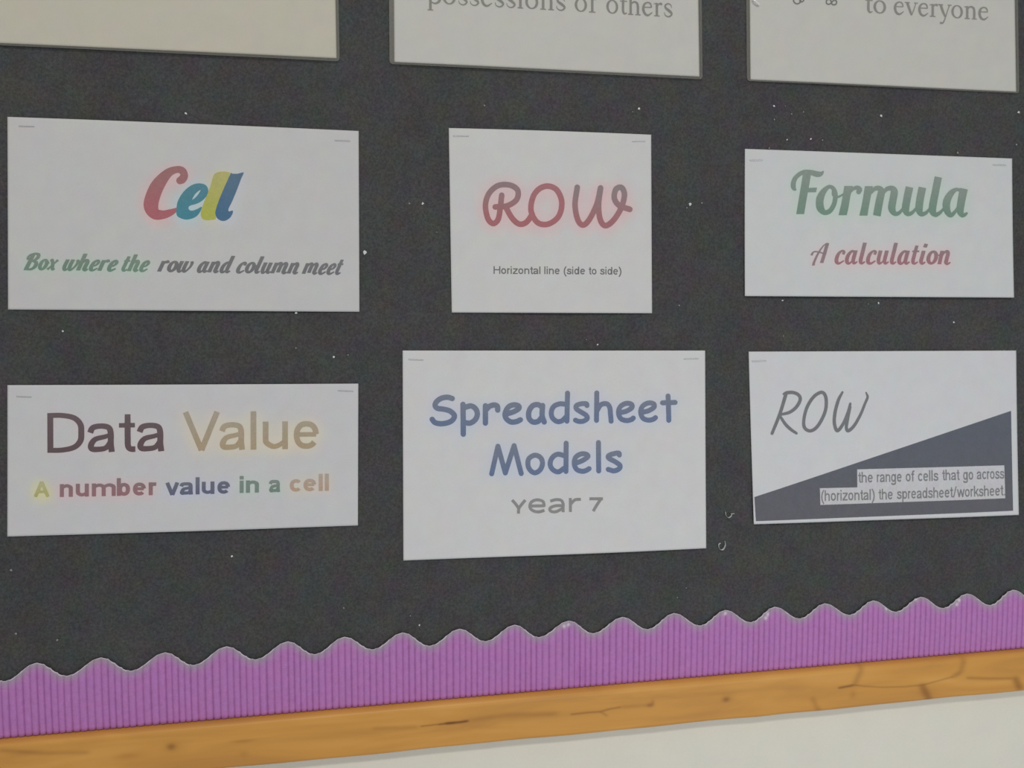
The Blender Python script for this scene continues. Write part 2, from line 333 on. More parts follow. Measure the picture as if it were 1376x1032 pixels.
def sans(text, x0, x1, yl, yr, h, bold=.17, cap=False):
    """h = height in the photograph of the ascenders and capitals"""
    if bold not in _SF: _SF[bold] = SANS(bold)
    return glyphs(_SF[bold], text, x0, x1, yl, yr, h/1.38, 0, 1, False, 4)
# hand made glyphs: unit = x-height; each stroke is (points with widths, closed)
def ell(cx, cy, rx, ry, wt, ws):
    return ([(cx+rx*math.cos(a), cy+ry*math.sin(a), wt+(ws-wt)*abs(math.cos(a))**1.5) for a in [math.tau*i/12 for i in range(12)]], True)
def sf(x, y, l=.42): return ([(x-l/2, y, .07), (x+l/2, y, .07)], False)
def st(x, a, b, w_=.19): return ([(x, a, w_), (x, b, w_)], False)
SERIF = {
 'o': ([ell(.5, .5, .38, .46, .08, .19)], 1.08),
 'i': ([st(.27, .97, .0), sf(.27, .03), ([(.02, .9, .05), (.3, .93, .08)], False), ([(.26, 1.28, .22), (.26, 1.48, .22)], False)], .60),
 'p': ([st(.25, .95, -.48), sf(.25, -.47), ([(.0, .88, .05), (.27, .92, .08)], False), ([(.25, .78, .08), (.5, .95, .11), (.85, .85, .17), (.97, .5, .2), (.85, .14, .17), (.55, .02, .1), (.25, .14, .08)], False)], 1.12),
 's': ([([(.68, .68, .04), (.62, .88, .07), (.4, .96, .09), (.18, .82, .13), (.24, .62, .17), (.5, .45, .2), (.7, .25, .15), (.56, .06, .1), (.35, .03, .08), (.16, .14, .06), (.11, .32, .04)], False)], .84),
 'e': ([([(.14, .6, .07), (.8, .62, .07)], False), ([(.8, .62, .09), (.72, .87, .11), (.5, .96, .09), (.24, .82, .15), (.14, .5, .2), (.25, .16, .18), (.52, .04, .13), (.86, .26, .05)], False)], .98),
 'n': ([st(.25, .97, 0), sf(.25, .03), ([(.0, .9, .05), (.25, .93, .08)], False), ([(.27, .74, .08), (.5, .94, .12), (.76, .86, .17), (.83, .6, .19), (.83, .3, .19), (.83, .0, .19)], False), sf(.83, .03)], 1.12),
 'h': ([st(.25, 1.55, 0), sf(.25, .03), ([(.0, 1.48, .05), (.25, 1.5, .08)], False), ([(.27, .74, .08), (.5, .94, .12), (.76, .86, .17), (.83, .6, .19), (.83, .3, .19), (.83, .0, .19)], False), sf(.83, .03)], 1.12),
 'r': ([st(.25, .97, 0), sf(.25, .03, .46), ([(.0, .9, .05), (.25, .93, .08)], False), ([(.27, .7, .07), (.42, .9, .1), (.56, .92, .17), (.66, .86, .15)], False)], .74),
 't': ([([(.3, 1.28, .05), (.29, 1.0, .17), (.28, .6, .19), (.29, .22, .18), (.4, .05, .13), (.6, .12, .05)], False), ([(.05, .95, .07), (.6, .95, .07)], False)], .64),
 'f': ([st(.3, 1.1, 0), ([(.3, 1.1, .19), (.36, 1.4, .15), (.55, 1.53, .1), (.74, 1.45, .15)], False), ([(.06, .95, .07), (.6, .95, .07)], False), sf(.3, .03, .5)], .74),
 'v': ([([(.16, .97, .2), (.33, .5, .19), (.52, .02, .13)], False), ([(.88, .97, .07), (.72, .5, .08), (.52, .02, .08)], False), sf(.16, .96, .4), sf(.88, .96, .32)], 1.02),
 'y': ([([(.16, .97, .2), (.33, .5, .19), (.54, .05, .13)], False), ([(.9, .97, .07), (.72, .5, .08), (.5, -.15, .09), (.34, -.42, .12), (.12, -.42, .17)], False), sf(.16, .96, .4), sf(.9, .96, .32)], 1.02),
 ' ': ([], .5)}
def s_(p): return (p, False)
stemT = .26
arch = lambda x: s_([(x, .45, .12), (x+.14, .82, .14), (x+.30, .93, .20), (x+.40, .78, .26), (x+.39, .45, .26), (x+.38, .12, .26)])
tail = lambda x: s_([(x, .35, .24), (x+.0, .15, .22), (x+.12, .04, .16), (x+.28, .16, .10)])
bowl = lambda: s_([(.56, .78, .12), (.40, .92, .16), (.22, .72, .24), (.15, .42, .26), (.20, .14, .24), (.36, .05, .16), (.56, .30, .10)])
SCRIPT = {
 'B': ([s_([(.36, 1.38, .3), (.30, .7, .3), (.24, .06, .3)]), s_([(.10, .92, .18), (.02, 1.1, .16), (.14, 1.34, .12), (.45, 1.45, .13), (.78, 1.36, .22), (.82, 1.1, .26), (.62, .86, .16), (.42, .78, .1)]), s_([(.5, .8, .1), (.84, .66, .24), (.88, .32, .28), (.66, .08, .18), (.30, .05, .12), (.08, .05, .14)])], 1.12),
 'A': ([s_([(.80, 1.38, .26), (.80, .7, .26), (.78, .05, .26)]), s_([(.80, 1.40, .06), (.6, 1.2, .10), (.42, .7, .15), (.32, .1, .18), (.34, -.12, .2)]), s_([(.04, .56, .18), (.12, .78, .12), (.34, .80, .10), (.78, .68, .1)])], 1.25),
 'o': ([([(.37+.24*math.cos(a), .49+.41*math.sin(a), .15+.11*abs(math.cos(a))-.0) for a in [math.tau*i/10 for i in range(10)]], True), s_([(.5, .80, .08), (.58, .6, .08), (.80, .68, .09)])], .74),
 'x': ([s_([(.08, .80, .14), (.2, .92, .18), (.38, .5, .24), (.5, .1, .2), (.68, .12, .12)]), s_([(.66, .92, .2), (.46, .6, .12), (.3, .35, .12), (.10, .06, .2)])], .74),
 'w': ([s_([(.16, .97, .25), (.13, .35, .25), (.24, .06, .2), (.40, .12, .12), (.52, .4, .14)]), s_([(.54, .97, .25), (.51, .35, .25), (.62, .06, .2), (.78, .16, .14), (.93, .5, .16), (.94, .85, .2), (.80, .88, .1)])], 1.06),
 'h': ([s_([(.18, 1.5, stemT), (.16, .03, stemT)]), arch(.18), tail(.56)], .86),
 'n': ([s_([(.18, .96, stemT), (.16, .03, stemT)]), arch(.18), tail(.56)], .86),
 'm': ([s_([(.18, .96, stemT), (.16, .03, stemT)]), arch(.18), arch(.58), tail(.96)], 1.26),
 'r': ([s_([(.18, .96, stemT), (.16, .03, stemT)]), s_([(.18, .5, .1), (.32, .84, .14), (.48, .92, .2), (.54, .78, .22)])], .64),
 'e': ([s_([(.18, .42, .12), (.42, .50, .14), (.54, .74, .2), (.42, .92, .16), (.22, .76, .22), (.15, .42, .26), (.20, .14, .24), (.38, .05, .16), (.64, .24, .10)])], .68),
 'c': ([s_([(.50, .68, .2), (.54, .85, .18), (.40, .93, .14), (.22, .74, .22), (.15, .42, .26), (.20, .14, .24), (.38, .05, .16), (.64, .24, .10)])], .66),
 't': ([s_([(.24, 1.32, .22), (.20, .7, .25), (.19, .22, .24), (.32, .05, .16), (.50, .18, .10)]), s_([(.02, .92, .12), (.46, .92, .12)])], .52),
 'l': ([s_([(.22, 1.5, .26), (.19, .7, .26), (.18, .22, .25), (.30, .05, .16), (.46, .18, .10)])], .48),
 'i': ([s_([(.22, .96, .26), (.19, .5, .26), (.18, .22, .25), (.30, .05, .16), (.46, .18, .10)]), s_([(.25, 1.20, .26), (.29, 1.44, .26)])], .48),
 'a': ([bowl(), s_([(.60, .96, .26), (.57, .5, .26), (.57, .22, .24), (.68, .05, .16), (.84, .18, .10)])], .86),
 'd': ([bowl(), s_([(.61, 1.5, .26), (.58, .7, .26), (.57, .22, .24), (.68, .05, .16), (.84, .18, .10)])], .86),
 'u': ([s_([(.18, .96, .26), (.16, .35, .25), (.25, .07, .2), (.40, .12, .12), (.54, .36, .10)]), s_([(.58, .96, .26), (.56, .5, .26), (.56, .22, .24), (.67, .05, .16), (.83, .18, .10)])], .84),
 ' ': ([], .42)}
def glyphs(font, text, x0, x1, yl, yr, xh, shear=0.0, wk=1.0, cap=False, seg=5):
    sh = []; x = 0
    for ch in text:
        g, adv = font[ch]
        for pts, closed in g:
            v, f = ribbon([(a, b, c*wk) for a, b, c in pts], closed=closed, cap=cap, seg=seg)
            sh.append(([(a+x+b*shear, b, z) for a, b, z in v], f))
        x += adv
    v, f = merge(sh); a = min(p[0] for p in v); b = max(p[0] for p in v)
    return [(x0+(x1-x0)*(px-a)/(b-a), yl+(yr-yl)*(px-a)/(b-a)-py*xh, z) for px, py, z in v], f

# ------------------------------------------------------------------ a sheet pinned on the board
class Sheet:
    def __init__(s, quad, bow=.0022, foot=.0018, y0=-.0009, base=(184, 185, 188), name='poster', laminate=False):
        s.y0 = y0; s.q = [P(*p, y0) for p in quad]; s.base = base; s.glow = []; s.words = []; s.bow = bow; s.foot = foot
        s.cx = sum(p.x for p in s.q)/4; s.cz = sum(p.z for p in s.q)/4
        s.hw = (s.q[1].x-s.q[0].x+s.q[2].x-s.q[3].x)/4; s.hh = (s.q[0].z+s.q[1].z-s.q[2].z-s.q[3].z)/4
        s.name = name; s.seed = len(name)+quad[0][0]*.01
    def lift(s, x, z):
        u = max(-1, min(1, (x-s.cx)/s.hw)); v = max(-1, min(1, (z-s.cz)/s.hh))
        return s.y0-s.bow*(1-u*u)*(.55+.45*math.sin(2.1*v+s.seed)) - s.foot*max(0, (.5-.5*v))**2*(.6+.4*math.cos(3*u+s.seed))
    def build(s, label, cat, word_list):
        base = Vector((s.cx, 0, s.q[3].z)); root = bpy.data.objects.new(s.name, None); C.objects.link(root); root.location = base; setp(root, label, cat, None)
        step = .0022; nu = int(2*s.hw/step)+1; nv = int(2*s.hh/step)+1
        U = np.linspace(0, 1, nu+1); V = np.linspace(0, 1, nv+1)
        tl, tr_, br, bl = [np.array(p) for p in s.q]
        pts = np.array([(tl*(1-u)+tr_*u)*(1-v)+(bl*(1-u)+br*u)*v for v in V for u in U])
        col = np.tile(np.array(ink(s.base)), (len(pts), 1))
        placed = []
        for wd in word_list:
            (v, f) = wd['shape']; W = [P(a, b, s.y0) for a, b, _ in v]; placed.append(W)
            if wd.get('glow') is not None:
                g = np.array(ink(wd['glow'])); off = np.array(wd.get('off', (0, -.0016))); sig = wd.get('sig', .0042)*1.25
                # sample the letters evenly by triangle centres weighted by area
                cen = []; ar = []
                for q in f:
                    p0 = W[q[0]]
                    for a_, b_ in zip(q[1:], q[2:]):
                        p1, p2 = W[a_], W[b_]; A_ = abs((p1.x-p0.x)*(p2.z-p0.z)-(p2.x-p0.x)*(p1.z-p0.z))/2
                        if A_ > 1e-9:
                            m = max(1, int(A_/4e-6))
                            for _ in range(m):
                                r1, r2 = random.random(), random.random()
                                if r1+r2 > 1: r1, r2 = 1-r1, 1-r2
                                cen.append((p0.x+(p1.x-p0.x)*r1+(p2.x-p0.x)*r2, p0.z+(p1.z-p0.z)*r1+(p2.z-p0.z)*r2)); ar.append(A_/m)
                cen = np.array(cen)+off; ar = np.array(ar)
                bb = (pts[:, 0] > cen[:, 0].min()-4*sig) & (pts[:, 0] < cen[:, 0].max()+4*sig) & (pts[:, 2] > cen[:, 1].min()-4*sig) & (pts[:, 2] < cen[:, 1].max()+4*sig)
                idx = np.where(bb)[0]; d = np.zeros(len(idx)); px_ = pts[idx, 0]; pz_ = pts[idx, 2]
                for (cx_, cz_), a_ in zip(cen, ar): d += a_*np.exp(-((px_-cx_)**2+(pz_-cz_)**2)/(2*sig*sig))
                d = d/(2*math.pi*sig*sig); k_ = (1-np.exp(-d*wd.get('amp', 3.2)))[:, None]
                col[idx] = col[idx]+(g-col[idx])*k_
        vs = [(p[0], s.lift(p[0], p[2]), p[2]) for p in pts]; n0 = len(vs); T = .00012
        fs = [(j*(nu+1)+i, (j+1)*(nu+1)+i, (j+1)*(nu+1)+i+1, j*(nu+1)+i+1) for j in range(nv) for i in range(nu)]
        pap = mesh_obj('paper', vs, fs, M_paper, root, cols=col, smooth=True, origin=base)
        md = pap.modifiers.new('thick', 'SOLIDIFY'); md.thickness = .00018; md.offset = -1
        for wd, W in zip(word_list, placed):
            h = wd.get('h', .00022); f = wd['shape'][1]
            zs = [p.z for p in W]; z0, z1 = min(zs), max(zs); ct = np.array(ink(wd['top'])); cb = np.array(ink(wd.get('bot', wd['top'])))
            vv = []; cc = []
            for p, (_, _, ly) in zip(W, wd['shape'][0]):
                t = (z1-p.z)/(z1-z0+1e-9); t = t*t*(3-2*t)
                if 'side' in wd:
                    xsx = [q.x for q in W]; t2 = (p.x-min(xsx))/(max(xsx)-min(xsx))
                vv.append((p.x, s.lift(p.x, p.z)-h-ly*3e-5, p.z)); cc.append(ct+(cb-ct)*t)
            # make every face look out of the board
            ff = []
            for q in f:
                a_, b_, c_ = W[q[0]], W[q[1]], W[q[2]]
                if len(q) > 3: c_ = W[q[len(q)//2]]; b_ = W[q[1]]
                ar_ = (b_.x-a_.x)*(c_.z-a_.z)-(c_.x-a_.x)*(b_.z-a_.z)
                ff.append(q if ar_ > 0 else tuple(reversed(q)))
            o_ = mesh_obj(wd.get('name', 'printed_word'), vv, ff, M_ink, root, cols=cc, origin=base)
            if wd.get('label'): o_['label'] = wd['label']
        s.root = root; return root
def ds(c, k_=.76, b=.955):
    g = sum(c)/3; return tuple((g+(v-g)*k_)*b for v in c)
def W(shape, top, bot=None, glow=None, **k_):
    bot = ds(bot or top); top = ds(top)
    if glow: glow = ds(glow, .85, 1.0)
    d = dict(shape=shape, top=top, bot=bot or top, glow=glow); d.update(k_); return d

# ---- Cell
S = 8.6
C_ = crop(180, 210, S, [ribbon([(538, 285, 84), (566, 268, 94), (588, 225, 86), (562, 170, 84), (490, 160, 78), (395, 205, 104), (285, 335, 152), (222, 475, 166), (204, 585, 166), (250, 665, 132), (335, 678, 98), (420, 655, 78), (500, 618, 40)])])
e_ = crop(180, 210, S, [poly([(498, 600), (515, 520), (560, 440), (620, 375), (690, 332), (760, 318), (830, 335), (862, 385), (850, 450), (800, 510), (730, 550), (655, 572), (634, 600), (652, 628), (690, 630), (740, 612), (788, 588), (765, 650), (720, 700), (660, 725), (600, 732), (540, 715), (500, 680)],
                             [(678, 500), (700, 495), (745, 450), (777, 396), (760, 398), (712, 440)])])
l1 = crop(180, 210, S, [poly([(950, 200), (1118, 196), (1090, 290), (1020, 470), (950, 640), (950, 720), (900, 735), (840, 738), (790, 715), (780, 640), (830, 500), (890, 350)])])
l2 = crop(180, 210, S, [poly([(1125, 203), (1140, 206), (1200, 207), (1262, 192), (1270, 202), (1240, 270), (1190, 400), (1135, 530), (1098, 605), (1100, 640), (1145, 632), (1140, 670), (1110, 715), (1060, 745), (1010, 745), (965, 715), (945, 660), (960, 590), (1000, 480), (1060, 340)])])
words = [W(C_, (158, 105, 108), (176, 92, 104), (214, 164, 168), name='printed_letter', label='red letter C', amp=2.2),
         W(l1, (178, 174, 100), (176, 182, 66), (196, 190, 140), name='printed_letter', label='yellow letter l', amp=1.6, h=.00020),
         W(e_, (72, 132, 152), (58, 134, 156), (160, 192, 204), name='printed_letter', label='teal letter e', amp=2.0, h=.00026),
         W(l2, (80, 112, 142), (62, 106, 148), (178, 186, 206), name='printed_letter', label='blue letter l', amp=1.5, h=.00028)]
def bl(x): return 362.6+(x-32.5)*.0152
for t, a, b, c1, c2, g in [('Box', 32.0, 79.5, (124, 138, 128), (106, 140, 122), (164, 188, 174)), ('where', 84, 159.8, (122, 138, 128), (104, 138, 120), (164, 188, 174)), ('the', 163.7, 202.3, (120, 138, 126), (108, 142, 124), (166, 190, 176)),
                           ('row', 211.7, 261, (114, 115, 118), (108, 109, 114), None), ('and', 265, 316.5, (116, 117, 121), (110, 111, 117), None), ('column', 317.5, 402.5, (116, 117, 121), (110, 111, 117), None), ('meet', 405.5, 462, (116, 117, 122), (108, 109, 116), None)]:
    words.append(W(glyphs(SCRIPT, t, a, b, bl(a), bl(b), 15.2, .36, 1.12), c1, c2, g, sig=.0036, amp=1.6, label=('green' if g else 'dark grey')+' script word '+t))
cell = Sheet([(10, 157), (482, 176), (483, 419), (11, 416)], base=(178, 179, 181)).build('white landscape sheet reading Cell in red, teal, yellow and blue letters', 'poster', words)

# ---- ROW, red script
S = 3.823
def pinks(pts, closed=False): return ribbon(pts, 28, closed)
R_ = crop(590, 160, S, [pinks([(321, 392), (314, 455), (303, 515), (277, 537), (250, 510), (238, 440), (258, 380), (305, 342), (365, 341), (403, 368), (397, 415), (350, 446), (288, 452)]), pinks([(340, 450), (375, 510), (412, 540), (448, 530), (478, 490)])])
O_ = crop(590, 160, S, [pinks([(560, 346), (605, 368), (629, 430), (613, 500), (560, 540), (505, 532), (472, 475), (480, 405), (513, 360)], True)])
W_ = crop(590, 160, S, [pinks([(708, 352), (697, 440), (710, 515), (736, 545), (768, 520), (808, 440), (828, 355)]), pinks([(828, 355), (818, 440), (826, 515), (853, 548), (895, 520), (935, 455), (951, 390), (936, 353), (907, 362), (899, 408), (925, 445), (979, 464)])])
pk_ = (214, 166, 171)
words = [W(R_, (142, 116, 122), (172, 96, 104), pk_, name='printed_letter', amp=2.6, sig=.0048), W(O_, (166, 104, 112), (172, 98, 106), pk_, name='printed_letter', amp=2.6, sig=.0048, h=.00026), W(W_, (138, 122, 127), (166, 100, 108), pk_, name='printed_letter', amp=2.6, sig=.0048, h=.0003)]
y_ = lambda x: 367.9+(x-663)*.007
for t, a, b in [('Horizontal', 663.2, 725.8), ('line', 731.2, 751.6), ('(side', 757.2, 785.6), ('to', 790.6, 801.0), ('side)', 805.8, 834.6)]:
    words.append(W(sans(t, a, b, y_(a), y_(b), 10.2, bold=.185), (104, 104, 108)))
Sheet([(603, 172), (875, 181), (876, 421), (607, 420)], base=(184, 185, 187)).build('nearly square white sheet reading ROW in glowing red script', 'poster', words)

# ---- Formula
S = 9.829
F_ = crop(1050, 220, S, [poly([(285, 118), (392, 118), (362, 300), (335, 440), (296, 666), (192, 666), (232, 440), (262, 270)], smooth=False),
    ribbon([(190, 352, 22), (160, 318, 60), (158, 250, 64), (195, 175, 56), (285, 114, 56), (385, 116, 66), (470, 138, 74), (522, 132, 56), (556, 98, 10)], cap=False), poly([(350, 322), (468, 316), (455, 376), (340, 378)], smooth=False)])
o_ = crop(1050, 220, S, [ribbon([(502, 510, 100), (513, 590, 98), (565, 645, 66), (640, 620, 62), (696, 520, 60), (710, 400, 60), (680, 325, 52), (625, 305, 48), (560, 360, 72), (515, 440, 96)], closed=True), ribbon([(675, 355, 22), (680, 415, 24), (735, 442, 26), (820, 402, 24)])])
r_ = crop(1050, 220, S, [poly([(830, 295), (940, 295), (905, 440), (885, 560), (858, 680), (750, 680), (790, 520), (815, 380)], smooth=False), ribbon([(915, 370, 26), (950, 330, 42), (1000, 318, 56), (1030, 340, 66), (1018, 372, 62)])])
m_ = crop(1170, 220, S, [poly([(-78, 298), (26, 298), (0, 420), (-30, 570), (-50, 685), (-154, 685), (-120, 540), (-95, 400)], smooth=False),
    ribbon([(0, 390, 30), (45, 335, 52), (105, 325, 66), (137, 370, 90), (115, 480, 98), (95, 580, 98), (75, 686, 100)], cap=False),
    ribbon([(160, 400, 30), (205, 338, 52), (275, 325, 66), (308, 370, 92), (290, 480, 94), (274, 590, 94), (310, 658, 62), (370, 650, 44), (425, 585, 26)], cap=False)])
u_ = crop(1170, 220, S, [ribbon([(510, 310, 98), (475, 470, 98), (456, 600, 94), (484, 662, 62), (545, 645, 44), (600, 580, 26)], cap=False), ribbon([(680, 315, 98), (648, 470, 98), (634, 600, 94), (662, 665, 62), (722, 650, 44), (778, 590, 26)], cap=False)])
l_ = crop(1170, 220, S, [ribbon([(890, 178, 94), (850, 380, 95), (810, 600, 95), (845, 672, 62), (905, 650, 44), (960, 590, 26)], cap=False)])
a_ = crop(1170, 220, S, [ribbon([(1190, 355, 30), (1125, 342, 46), (1055, 395, 78), (1000, 500, 96), (1000, 610, 88), (1045, 680, 60), (1100, 645, 42), (1155, 560, 26)], cap=False), ribbon([(1226, 332, 104), (1192, 500, 98), (1176, 620, 90), (1200, 680, 58), (1240, 672, 40), (1270, 648, 20)], cap=False)])
gr = (168, 190, 180)
words = [W(x, (128, 144, 138), (108, 142, 126), gr, name='printed_letter', amp=2.2, sig=.0048, h=.0002+.00004*i) for i, x in enumerate([F_, o_, r_, m_, u_, l_, a_])]
words.append(W(glyphs(SCRIPT, 'A', 1087.6, 1113.2, 354.4, 354.6, 20, .26, .8), (134, 120, 127), (148, 118, 126), (202, 176, 181), amp=1.6, label='red script word A'))
words.append(W(glyphs(SCRIPT, 'calculation', 1120.0, 1275.6, 355, 355.8, 19.2, .20, .92), (136, 121, 128), (160, 106, 117), (204, 172, 178), amp=2.0, sig=.0045, label='red script word calculation'))
Sheet([(1001, 200), (1360, 213), (1361, 400), (1000, 398)], base=(183, 186, 189)).build('white sheet reading Formula in large green script', 'poster', words)

# ---- Data Value
words = [W(sans('Data', 64.2, 221.3, 608.2, 605.8, 53.2, bold=.19), (104, 88, 95), (98, 78, 84), (190, 180, 184), amp=1.5, label='dark maroon word Data'),
         W(sans('Value', 246.7, 428.5, 604.8, 602.6, 51.2, bold=.19), (166, 155, 138), (170, 150, 118), (205, 192, 168), amp=2.6, sig=.005, label='tan word Value')]
for t, a, b, y1, y2, h, c1, c2, g, lb in [('A', 45.8, 66.8, 667.4, 667.2, 20, (180, 177, 134), (178, 174, 98), (204, 200, 138), 'pale yellow letter A'), ('number', 80.8, 210.6, 667.6, 664.8, 23.6, (134, 112, 118), (152, 104, 112), (204, 172, 178), 'red word number'),
        ('value', 222.8, 309.5, 664.9, 662.6, 22.8, (106, 112, 126), (92, 98, 128), (176, 182, 208), 'navy word value'), ('in', 322.4, 348.2, 662, 661.4, 22.6, (122, 136, 132), (112, 138, 130), (172, 192, 184), 'green word in'),
        ('a', 361.4, 376.6, 661.2, 660.8, 22.6, (122, 136, 132), (108, 134, 124), (172, 190, 182), 'green letter a'), ('cell', 389.7, 441.8, 660.4, 659, 22.6, (174, 158, 146), (180, 150, 128), (210, 188, 168), 'peach word cell')]:
    words.append(W(sans(t, a, b, y1, y2, h, bold=.265), c1, c2, g, amp=3.2 if t == 'A' else 1.8, sig=.0042, label=lb))
Sheet([(10, 517.5), (481.5, 515.5), (481, 706), (10, 721)], base=(182, 183, 187)).build('white sheet reading Data Value in maroon and tan', 'poster', words)

# ---- Spreadsheet Models
def cm(ox, oy, s, w_, strokes): return crop(ox, oy, s, [ribbon(p, w_, len(p) > 2 and p[0] == p[-1] and False, seg=8) if not isinstance(p, dict) else ribbon(p['c'], w_, True) for p in strokes])
a1 = lambda *st_: cm(570, 515, 7.644, 54, st_); a2 = lambda *st_: cm(740, 515, 7.644, 50, st_); a3 = lambda *st_: cm(640, 585, 6.552, 43, st_)
ee = lambda x, y: [(x, y), (x+70, y-15), (x+130, y-52), (x+125, y-88), (x+70, y-96), (x+12, y-62), (x-6, y), (x+18, y+60), (x+75, y+80), (x+125, y+70), (x+146, y+54)]
ltr = [a1([(288, 156), (240, 143), (180, 152), (130, 185), (112, 225), (135, 256), (200, 266), (265, 285), (310, 330), (290, 378), (240, 405), (170, 415), (110, 402), (82, 370)]),
       a1([(398, 216), (400, 370), (401, 522)], [(410, 250), (480, 232), (530, 265), (545, 320), (522, 375), (470, 408), (410, 402)]),
       a1([(628, 230), (628, 320), (628, 408)], [(632, 275), (668, 237), (720, 222), (750, 236), (754, 274)]),
       a1([(835, 318), (920, 290), (970, 258), (965, 230), (915, 221), (862, 245), (830, 310), (842, 362), (890, 396), (945, 393), (987, 374)]),
       a1([(1212, 245), (1165, 218), (1110, 232), (1074, 290), (1076, 358), (1115, 396), (1168, 390), (1205, 350)], [(1214, 228), (1210, 330), (1231, 396)]),
       a2([(170, 100), (167, 250), (165, 388)], [(155, 215), (92, 210), (32, 235), (5, 290), (14, 350), (60, 390), (112, 385), (155, 345)]),
       a2([(370, 228), (362, 209), (310, 210), (262, 228), (262, 262), (310, 295), (362, 328), (372, 362), (332, 388), (285, 390), (252, 378)]),
       a2([(470, 98), (469, 250), (468, 380)], [(476, 275), (512, 220), (570, 209), (602, 245), (612, 320), (618, 388)]),
       a2(ee(700, 302)), a2(ee(928, 298)),
       a2([(1203, 130), (1208, 250), (1211, 380)], [(1146, 200), (1210, 198), (1276, 196)])]
ltr2 = [a3([(135, 338), (190, 95)], [(190, 95), (255, 330)], [(255, 330), (332, 90)], [(332, 90), (395, 335)]),
        a3({'c': [(515, 174), (462, 205), (455, 265), (480, 312), (520, 328), (563, 300), (582, 245), (565, 195)]}),
        a3([(790, 68), (789, 200), (788, 316)], [(775, 178), (715, 165), (668, 195), (649, 250), (670, 298), (720, 320), (770, 290)]),
        a3([(862, 248), (930, 222), (980, 188), (968, 166), (920, 163), (874, 192), (861, 248), (882, 298), (930, 315), (965, 308), (992, 292)]),
        a3([(1074, 62), (1075, 200), (1076, 312)]),
        a3([(1258, 172), (1252, 155), (1210, 160), (1163, 178), (1168, 202), (1220, 230), (1262, 262), (1255, 293), (1210, 311), (1160, 298)])]
bg = (172, 182, 208)
words = [W(x, (112, 121, 145), (94, 112, 152), bg, name='printed_letter', amp=1.6, sig=.0045, h=.0002+.00003*(i % 3)) for i, x in enumerate(ltr)]
words += [W(x, (112, 121, 145), (92, 112, 154), bg, name='printed_letter', amp=1.8, sig=.0048, h=.0002+.00003*(i % 3)) for i, x in enumerate(ltr2)]
yr = lambda *st_: crop(640, 585, 6.552, [ribbon(p, 25, cap=False) for p in st_])
words += [W(x, (134, 134, 136), name='printed_letter') for x in
     [yr([(315, 568), (345, 602), (372, 640)], [(430, 568), (402, 602), (372, 640)], [(372, 625), (371, 655), (370, 686)]),
      yr([(470, 620), (535, 619), (600, 617)], [(597, 625), (585, 580), (530, 566), (482, 588), (471, 632), (500, 662), (548, 671), (598, 658)]),
      yr([(650, 577), (700, 564), (745, 570), (762, 600), (762, 640), (762, 673)], [(758, 617), (695, 618), (648, 638), (655, 665), (700, 669), (755, 642)]),
      yr([(826, 550), (826, 610), (826, 671)], [(832, 600), (866, 566), (918, 560)]),
      yr([(994, 556), (1050, 556), (1112, 556)], [(1100, 550), (1062, 605), (1026, 664)])]]
Sheet([(541, 471), (947.5, 471), (948.5, 736.5), (542, 753)], base=(188, 189, 192)).build('large white sheet reading Spreadsheet Models year 7 in blue rounded letters', 'poster', words)

# ---- ROW, thin handwriting over a dark wedge
def grid_quad(c, nx, ny):
    a, b, c_, d = c; V = []; Fc = []
    for j in range(ny+1):
        for i in range(nx+1):
            u, v = i/nx, j/ny
            V.append(((a[0]*(1-u)+b[0]*u)*(1-v)+(d[0]*(1-u)+c_[0]*u)*v, (a[1]*(1-u)+b[1]*u)*(1-v)+(d[1]*(1-u)+c_[1]*u)*v, 0))
    for j in range(ny):
        for i in range(nx): k_ = j*(nx+1)+i; Fc.append((k_, k_+1, k_+nx+2, k_+nx+1))
    return V, Fc
S = 8.094; c6 = lambda *st_, closed=False: crop(1020, 510, S, [ribbon(p, closed=closed) for p in st_])
words = [W(grid_quad([(1013, 667.6), (1358.3, 552), (1359.7, 685.8), (1014.7, 699.8)], 70, 26), (88, 95, 110), (93, 94, 105), name='printed_wedge', label='dark grey wedge rising to the right', h=.00015),
         W(merge([grid_quad([(1150.4, 630.3), (1348.2, 625), (1348.7, 650), (1150.4, 655)], 40, 6), grid_quad([(1100.2, 655.5), (1348.7, 650), (1349, 669), (1100.8, 677.9)], 50, 6)]), (188, 190, 199), (186, 187, 193), name='printed_panel', label='white stepped panel behind the small text', h=.00024),
         W(c6([(290, 160, 38), (225, 370, 36), (138, 586, 32)], [(265, 157, 22), (300, 144, 36), (370, 141, 36), (430, 170, 36), (445, 222, 36), (402, 300, 36), (330, 355, 34), (245, 378, 28)], [(222, 390, 26), (280, 480, 34), (340, 540, 34), (402, 583, 28)]), (112, 115, 122), name='printed_letter'),
         W(c6([(670, 139, 36), (590, 190, 36), (520, 300, 36), (485, 430, 34), (490, 520, 36), (545, 557, 36), (610, 530, 36), (670, 450, 36), (718, 340, 36), (729, 240, 36), (714, 165, 36)], closed=True), (112, 115, 122), name='printed_letter'),
         W(c6([(905, 138, 24), (862, 220, 34), (825, 350, 36), (815, 470, 36), (845, 555, 38), (905, 490, 34), (960, 370, 34), (990, 262, 26)], [(985, 300, 34), (958, 430, 36), (945, 520, 34), (965, 556, 36), (1030, 500, 34), (1100, 380, 30), (1150, 260, 28), (1178, 190, 26), (1162, 142, 16)]), (112, 115, 122), name='printed_letter')]
